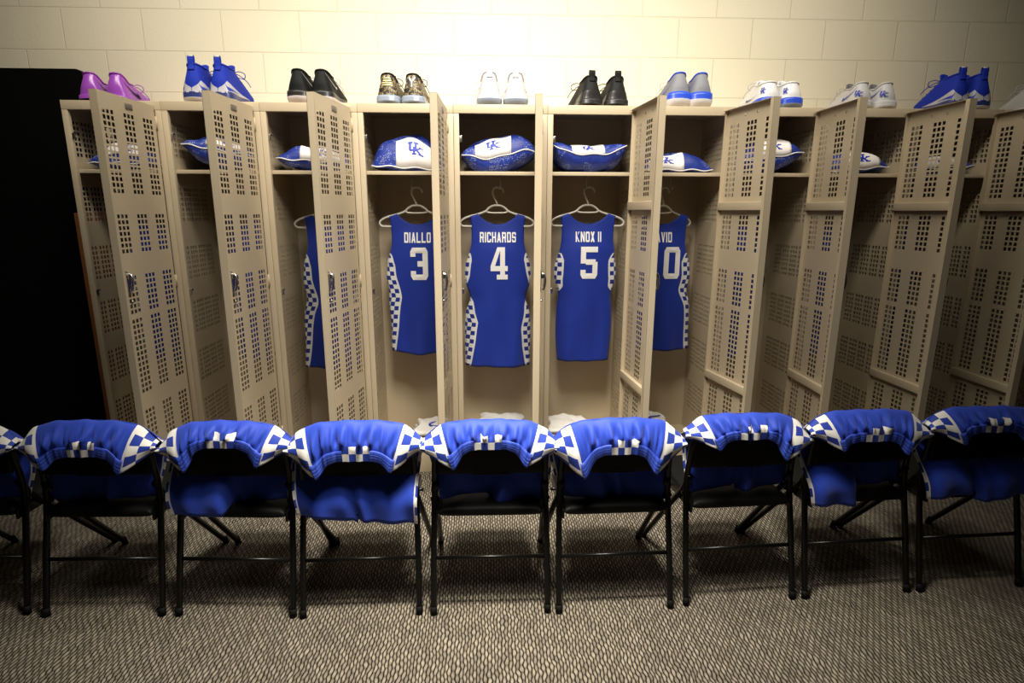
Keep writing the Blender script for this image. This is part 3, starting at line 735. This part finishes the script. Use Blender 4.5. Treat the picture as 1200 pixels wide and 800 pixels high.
hi = dict(L=.315, hw=.058, sole=.040, heel=.142, side=.130, front=.128, up='s_blue', mid='s_navyr', out='s_sole', tongue=.035, tlean=2.4, tab=.032, tabtip='s_white', panel='s_white', midrise=.010,
          swoosh=dict(r=(1.15, .42, .14, .20, .13), m='royal'), lace='s_blue', collar='s_blue', loop=.055)
SPEC = [
    dict(sole=.018, heel=.118, side=.080, front=.080, up='s_purple', mid='s_purple', out='s_black', collar='s_magenta', tong='s_magenta', lace='s_purple', tongue=.012, swoosh=dict(r=(.70, 1.45, .78, .32, .22), m='s_black'), lin='s_navyr', hw=.058),
    hi,
    dict(so=.68, sole=.046, heel=.116, side=.095, front=.095, up='s_black', mid='s_dgrey', out='s_pink', lace='s_white', tongue=.015, hw=.058, swoosh=dict(r=(.50, 1.40, .90, .45, .08), m='s_white'), midrise=.012, counter=None),
    dict(sole=.030, heel=.118, side=.088, front=.112, up='camo', mid='s_ice', out='s_ice', collar='s_black', tong='s_black', lace='s_black', tongue=.022, hw=.058, bars=True, swoosh=dict(r=(1.1, 1.8, .75, .35, .10), m='s_gold')),
    dict(so=.85, sole=.036, heel=.126, side=.094, front=.100, up='s_white', mid='s_white', out='s_ice', lin='royal', tong='s_white', lace='s_white', tongue=.016, tab=.034, tabm='s_lgrey', hw=.062, loop=.06, swoosh=dict(r=(.75, 1.25, .55, .38, .12), m='royal', sides=(1, -1))),
    dict(sole=.024, heel=.125, side=.105, front=.105, up='s_charcoal', mid='s_dgrey', out='s_dgrey', lace='s_black', tong='s_charcoal', tongue=.020, tab=.022, tabm='s_black', hw=.060, counter='s_dgrey', loop=.06),
    dict(so=.75, sole=.050, heel=.119, side=.092, front=.088, up='s_grey', mid='s_bluer', out='s_sole', collar='s_bluer', lace='s_white', tong='s_grey', tongue=.018, hw=.060, midrise=.020, swoosh=dict(r=(.60, 1.45, .88, .40, .10), m='s_bluer'), loop=.05),
    dict(so=.62, sole=.036, heel=.096, side=.084, front=.104, up='s_bright', mid='s_bluer', out='s_ice', lace='s_white', tongue=.020, hw=.060, midrise=.014, swoosh=dict(r=(1.0, 1.6, .50, .24, .09), m='s_navyr'), uk=(-.62, .42, .42, .30), ankw=1.2),
    dict(sole=.030, heel=.105, side=.080, front=.090, up='s_lgrey', mid='s_lgrey', out='s_sole', lin='s_mgrey', tong='s_mgrey', lace='s_white', tongue=.030, hw=.058, swoosh=dict(r=(.62, 1.40, .80, .40, .14), m='royal'), uk=(-.42, .5, .34, .27), tlean=1.6),
    dict(hi, tab=.026),
    dict(sole=.030, heel=.11, side=.10, front=.12, up='s_lgrey', mid='s_sole', out='s_sole', lace='s_white', tongue=.02, hw=.05),
]
FX = [(106, 136), (228, 258), (349, 376), (454, 483), (574, 604), (694, 724), (797, 823), (903, 930), (1011, 1041), (1124, 1150), (1230, None)]
SL = ['glossy purple low-top shoe', 'tall blue shoe with white heel panel', 'black shoe with thin white side mark', 'gold and black camouflage low-top shoe', 'white shoe with heel loop and blue lining',
      'plain black mid-top shoe', 'grey shoe with bright blue midsole', 'white shoe with blue midsole and dark mark', 'light grey shoe with blue side mark', 'tall blue shoe with white heel panel', 'pale grey shoe']
# camera solution, used to turn the measured heel columns into places on the locker top
CF, CYAW, CPITCH, CROLL, CH = 674.7, .0417, .2215, .0027, 1.396
fw = Vector((sin(CYAW)*cos(CPITCH), cos(CYAW)*cos(CPITCH), -sin(CPITCH))); rt = Vector((cos(CYAW), -sin(CYAW), 0)); up_ = rt.cross(fw)
rt, up_ = rt*cos(CROLL)+up_*sin(CROLL), up_*cos(CROLL)-rt*sin(CROLL)
def heel_x(px, Y=D+.05, py=105):
    d = rt*((px-600)/CF)+up_*((400-py)/CF)+fw
    return d.x*Y/d.y
YW = [(0, 0), (-2, -4), (-5, -5), (-3, -5), (3, -3), (9, 4), (4, 5), (2, 5), (0, 3), (0, -2), (0, 0)]
for i, (a, b) in enumerate(FX):
    where = {1: ' near the black panel', 9: ' near the far end'}.get(i, ' on the locker top')
    for k, px in enumerate((a, b)):
        if px is None: continue
        lab = SL[i] + where + (', left-hand of pair' if k == 0 else ', right-hand of pair')
        if i == 10: lab = 'pale grey shoe on the end locker, cut off by the picture edge'
        make_shoe(heel_x(px), D+.022+(.004 if k else 0), radians(YW[i][k]), SPEC[i], -1 if k == 0 else 1, lab, 'shoes along the locker tops')

# ------------------------------------------------------------------ folding chairs
def make_chair():
    c = thing('folding_chair', 'x', 'chair', group='black folding chairs in the row')
    r = .0108
    for sx in (-1, 1):
        m = MB(); m.tube(catmull([(sx*.203, 0, .012), (sx*.201, .045, .22), (sx*.197, .086, .42), (sx*.193, .080, .54), (sx*.187, .074, .60), (sx*.165, .073, .635), (sx*.13, .073, .645)], 5), r, 12)
        leg = m.build('rear_leg', M['chair'], c)
        m = MB(); m.tube([(sx*.203, -.002, 0), (sx*.203, .001, .03)], .0124, 12); m.build('rubber_foot', M['rubber'], leg)
        m = MB(); m.tube([(sx*.190, .076, .47), (sx*.1935, .12, .40), (sx*.201, .2, .305), (sx*.215, .452, .012)], r, 12); leg = m.build('front_leg', M['chair'], c)
        m = MB(); m.tube([(sx*.215, .455, 0), (sx*.2148, .443, .03)], .0124, 12); m.build('rubber_foot', M['rubber'], leg)
        m = MB(); m.box(sx*.186-.004, sx*.186+.004, .05, .34, .338, .372, .002); m.tube([(sx*.180, .088, .40), (sx*.212, .088, .40)], .007, 10); m.tube([(sx*.178, .25, .352), (sx*.206, .25, .352)], .006, 10)
        m.build('seat_bracket', M['chair'], c)
    m = MB(); m.tube([(-.203, .040, .197), (.203, .040, .197)], .0068, 10); m.build('crossbar', M['chair'], c)
    # seat pad
    m = MB(); ab = [sin(t*pi/2) for t in lin(-1, 1, 31)]
    def seat(a, b, u):
        e = max(0, 1-abs(a)**9)**.35*max(0, 1-abs(b)**9)**.35
        x = .183*a*(1-.10*sm(b, .2, 1)); y = .250+.205*b*(1-.06*a*a*(1 if b > 0 else 0))
        return (x, y, .366+(.024+.004*(1-a*a))*e if u else .366-.022*e)
    for u in (True, False): m.grid(lambda a, b: seat(a, b, u), ab, ab, True)
    m.build('seat', M['vinyl'], c)
    # backrest, gently curved
    m = MB()
    def back(a, b, u):
        e = max(0, 1-abs(a)**10)**.3*max(0, 1-abs(b)**8)**.35
        return (.186*a, .072+.010*(1-a*a)+(.011*e if u else -.011*e), .592+.088*b+.006*(1-a*a)*b-.022*a*a*a*a*(b+1))
    for u in (True, False): m.grid(lambda a, b: back(a, b, u), ab, ab, True)
    bk = m.build('backrest', M['vinyl'], c)
    m = MB(); m.tube([(-.06, .066, .503), (.07, .066, .503)], .0022, 6); m.build('rear_trim', M['chair'], bk)
    return c
feet = [(-2.055, 1.866, -1.635, 1.854), (-1.563, 1.838, -1.162, 1.828), (-1.108, 1.826, -.686, 1.801), (-.66, 1.796, -.251, 1.802), (-.208, 1.796, .212, 1.794),
        (.236, 1.788, .66, 1.80), (.702, 1.812, 1.13, 1.834), (1.162, 1.833, 1.578, 1.857), (1.607, 1.856, 2.045, 1.875)]
ordn = ['first', 'second', 'third', 'fourth', 'fifth', 'sixth', 'seventh', 'eighth', 'ninth']
chair = make_chair(); chairs = []
for i, (xa, ya, xb, yb) in enumerate(feet):
    c = chair if i == 0 else copy_tree(chair)
    c.location = ((xa+xb)/2, (ya+yb)/2, 0); c.rotation_euler.z = atan2(yb-ya, xb-xa)
    c['label'] = ('black folding chair cut off by the left picture edge' if i == 0 else 'black folding chair cut off by the right picture edge' if i == 8 else
                  'black padded folding chair, %s from the left end of the row' % ordn[i])
    chairs.append(c)

# ------------------------------------------------------------------ shorts over the chair backs
def spl(pts):
    c = catmull([(a, b, 0) for a, b in pts], 8); return [(p.x, p.y) for p in c]
TOPX = spl([(0, 0), (.35, .090), (.66, .166), (.85, .204), (1, .232)])
TOPZ = spl([(0, .704), (.35, .701), (.60, .690), (.8, .666), (1, .625)])
BOTX = spl([(0, 0), (.35, .078), (.5, .101), (.64, .119), (.72, .134), (.85, .180), (1, .238)])
def make_shorts(i, dx=0., dz=(0., 0.), hemz=(.40, .40), over=(0, 0), seed=0, ck=1., drop=.10, tips=(.15, .15), label=''):
    rnd = random.Random(seed); ph = rnd.uniform(0, 6); ph2 = rnd.uniform(0, 6)
    ch = chairs[i]
    def smooth(tab, a): return interp(a, tab)
    DR = [spl([(0, drop), (.22, drop), (.40, drop+.25*(t-drop)), (.54, drop+.72*(t-drop)), (.65, t), (.74, t*.97), (.87, t*.66+.02), (1, .094)]) for t in tips]
    def cam(u, v, off=0.):
        a = abs(u); sg = 1 if u >= 0 else -1; w = (u+1)/2
        lift = dz[0]*(1-w)*a+dz[1]*w*a
        tz = interp(a, TOPZ)+lift; bz = .704-interp(a, DR[0 if u < 0 else 1])+lift
        tx = sg*interp(a, TOPX); bx = sg*interp(a, BOTX)
        x = tx+(bx-tx)*v; z = tz+(bz-tz)*(v**1.12)
        y = .070-.052*sin(pi/2*min(1, v*1.35))**.8
        y += .020*sm(a, .72, 1)*v - .012*sm(a, .45, .66)*(1-sm(a, .7, .95))*v
        f = .0085*sin(u*30+ph+2.*v*sin(u*5+ph2)) + .0080*sin(u*47+ph2+v*2) + .0045*sin(u*83+ph)
        f *= sm(v, .06, .55)*(1-sm(a, .55, .72))*(1-.88*sm(v, .50, .72))
        y += f - .009*sin(a*9+ph)*sm(a, .66, .85)*v
        return Vector((x+dx, y-off, z+.0025*sin(u*17+ph)*(1-v)))
    def camuv(u, v):
        return ((abs(u)-.665)/.335*2.9, v*4.2+.3)
    def far(u, v):
        a = abs(u); sg = 1 if u >= 0 else -1; w = (u+1)/2
        tz = smooth(TOPZ, a)+dz[0]*(1-w)*a+dz[1]*w*a; tx = sg*interp(a, TOPX)
        k = 0 if u < 0 else 1
        hz = hemz[0]+(hemz[1]-hemz[0])*sm(u, -.10, .02) + (.020*a - .014)*(1 if (k == 1) == (seed % 2 == 0) else -.6) + .003*sin(a*7+ph)
        x = tx*(1-.16*v*(1-over[k]*.3))+.010*sin(v*3+ph)*a
        z = tz+(hz-tz)*v
        q = sm(v, 0, .16)
        ok_ = over[0]+(over[1]-over[0])*sm(u, -.10, .05); y = .070+.048*q-.088*min(1, ok_)*sm(.575-z, 0, .175)-.020*(1-min(1, ok_))*sm(v, .5, .95)
        y += (.009*sin(u*6+ph2+2.5*v)+.005*sin(u*11-4*v+ph))*sm(v, .2, .8) + (.020*math.exp(-((u-.25*(1-v)*cos(ph))/.08)**2)-.016*math.exp(-((u-.10-.25*(1-v)*cos(ph))/.10)**2))*sm(v, .25, .9)
        return Vector((x+dx, y, z))
    def faruv(u, v): return ((abs(u)-.93)/.07*1.2, v*9)
    mb = MB(); us = lin(-1, 1, 97)
    mb.grid(lambda u, v: cam(u, v), us, lin(0, 1, 26), True, camuv)
    mb.grid(lambda u, v: far(u, v), us, lin(0, 1, 26), True, faruv)
    o = mb.build('basketball_shorts', M['kit'], solid=.002)
    o.location = ch.location; o.rotation_euler = ch.rotation_euler
    tag(o, label, 'shorts', 'blue shorts draped over chair backs')
    m = MB(); m.grid(lambda u, v: cam(u, 1-(.048/(.06+.12*0+max(.06, drop+.0*u)))*(1-v)+.02*v, .005+.0015*sin(v*pi)), lin(-.70, .70, 96), lin(0, 1, 8), True, lambda u, v: (u, v)); m.build('waistband', M['waist'], o, solid=.003)
    m = MB()
    pc = rnd.uniform(-.03, .05)
    m.grid(lambda s, t: cam(pc+s*.39, 1-(.046/max(.06, drop))*(1-t)+.012*t, .0085), lin(-.5, .5, 17), lin(0, 1, 9), True, lambda s, t: (.42+.001+(s+.5)*3.998, (1-t)*1.998+.001)); m.build('checked_patch', M['kit'], o)
    return o
place = ['on the chair at the far left edge', 'on the second chair from the left end', 'on the third chair from the left end', 'on the fourth chair from the left end', 'on the middle chair of the row',
         'on the chair right of the middle chair', 'on the third chair from the right end', 'on the second chair from the right end', 'on the chair at the far right edge']
cfg = [dict(hemz=(.40, .40), drop=.10, tips=(.15, .15)), dict(hemz=(.395, .40), drop=.108, tips=(.150, .165)), dict(hemz=(.366, .40), over=(1., .0), dz=(-.012, .004), drop=.075, tips=(.150, .138)),
       dict(hemz=(.366, .338), over=(1., 1.), dz=(-.004, .002), drop=.122, tips=(.176, .160)), dict(hemz=(.405, .385), drop=.086, tips=(.150, .145)),
       dict(hemz=(.395, .385), dz=(-.002, 0), drop=.110, tips=(.186, .178)), dict(hemz=(.40, .41), dz=(.024, -.006), drop=.076, tips=(.118, .150)),
       dict(hemz=(.356, .398), over=(1., .0), dz=(.018, .0), drop=.098, tips=(.135, .150)), dict(hemz=(.366, .360), over=(1., 1.), dz=(.02, .0), drop=.078, tips=(.128, .12))]
for i in range(9):
    make_shorts(i, seed=i*5+2, label='royal blue shorts with checked sides draped '+place[i], **cfg[i])

# ------------------------------------------------------------------ camera
cam = bpy.data.cameras.new('camera'); co = bpy.data.objects.new('camera', cam); C.objects.link(co)
cam.sensor_width = 36; cam.lens = 36*CF/1200; cam.clip_start = .05
mw = Matrix.Identity(4)
for k, v in enumerate((rt, up_, -fw)):
    for r_ in range(3): mw[r_][k] = v[r_]
mw[2][3] = CH
co.matrix_world = mw
bpy.context.scene.camera = co

# ------------------------------------------------------------------ light
def area(name, loc, target, sx, sy, energy, col, spread=180):
    l = bpy.data.lights.new(name, 'AREA'); l.shape = 'RECTANGLE'; l.size = sx; l.size_y = sy; l.energy = energy; l.color = col; l.spread = radians(spread)
    o = bpy.data.objects.new(name, l); C.objects.link(o); o.location = loc
    o.rotation_euler = (Vector(target)-Vector(loc)).to_track_quat('-Z', 'Y').to_euler(); return o
def spot(name, loc, target, energy, col, size, blend, rad=.15):
    l = bpy.data.lights.new(name, 'SPOT'); l.energy = energy; l.color = col; l.spot_size = radians(size); l.spot_blend = blend; l.shadow_soft_size = rad
    o = bpy.data.objects.new(name, l); C.objects.link(o); o.location = loc
    o.rotation_euler = (Vector(target)-Vector(loc)).to_track_quat('-Z', 'Y').to_euler(); return o
WARM = (1., .93, .80)
area('ceiling_light', (.02, 1.55, 2.95), (.02, 1.65, 0), .8, .35, 36, WARM, 74)
area('ceiling_light', (-.08, 2.20, 2.95), (-.08, 3.2, 1.7), 3.9, .3, 38, WARM, 140)
spot('front_light', (.04, 1.25, 2.95), (.02, 3.1, 1.1), 240, (1., .95, .86), 96, 1., .35)
w = bpy.data.worlds.new('World'); bpy.context.scene.world = w; w.use_nodes = True
w.node_tree.nodes['Background'].inputs[0].default_value = (1., .93, .82, 1); w.node_tree.nodes['Background'].inputs[1].default_value = .006
vs = bpy.context.scene.view_settings
vs.view_transform = 'Standard'; vs.look = 'None'; vs.exposure = 0; vs.gamma = 1
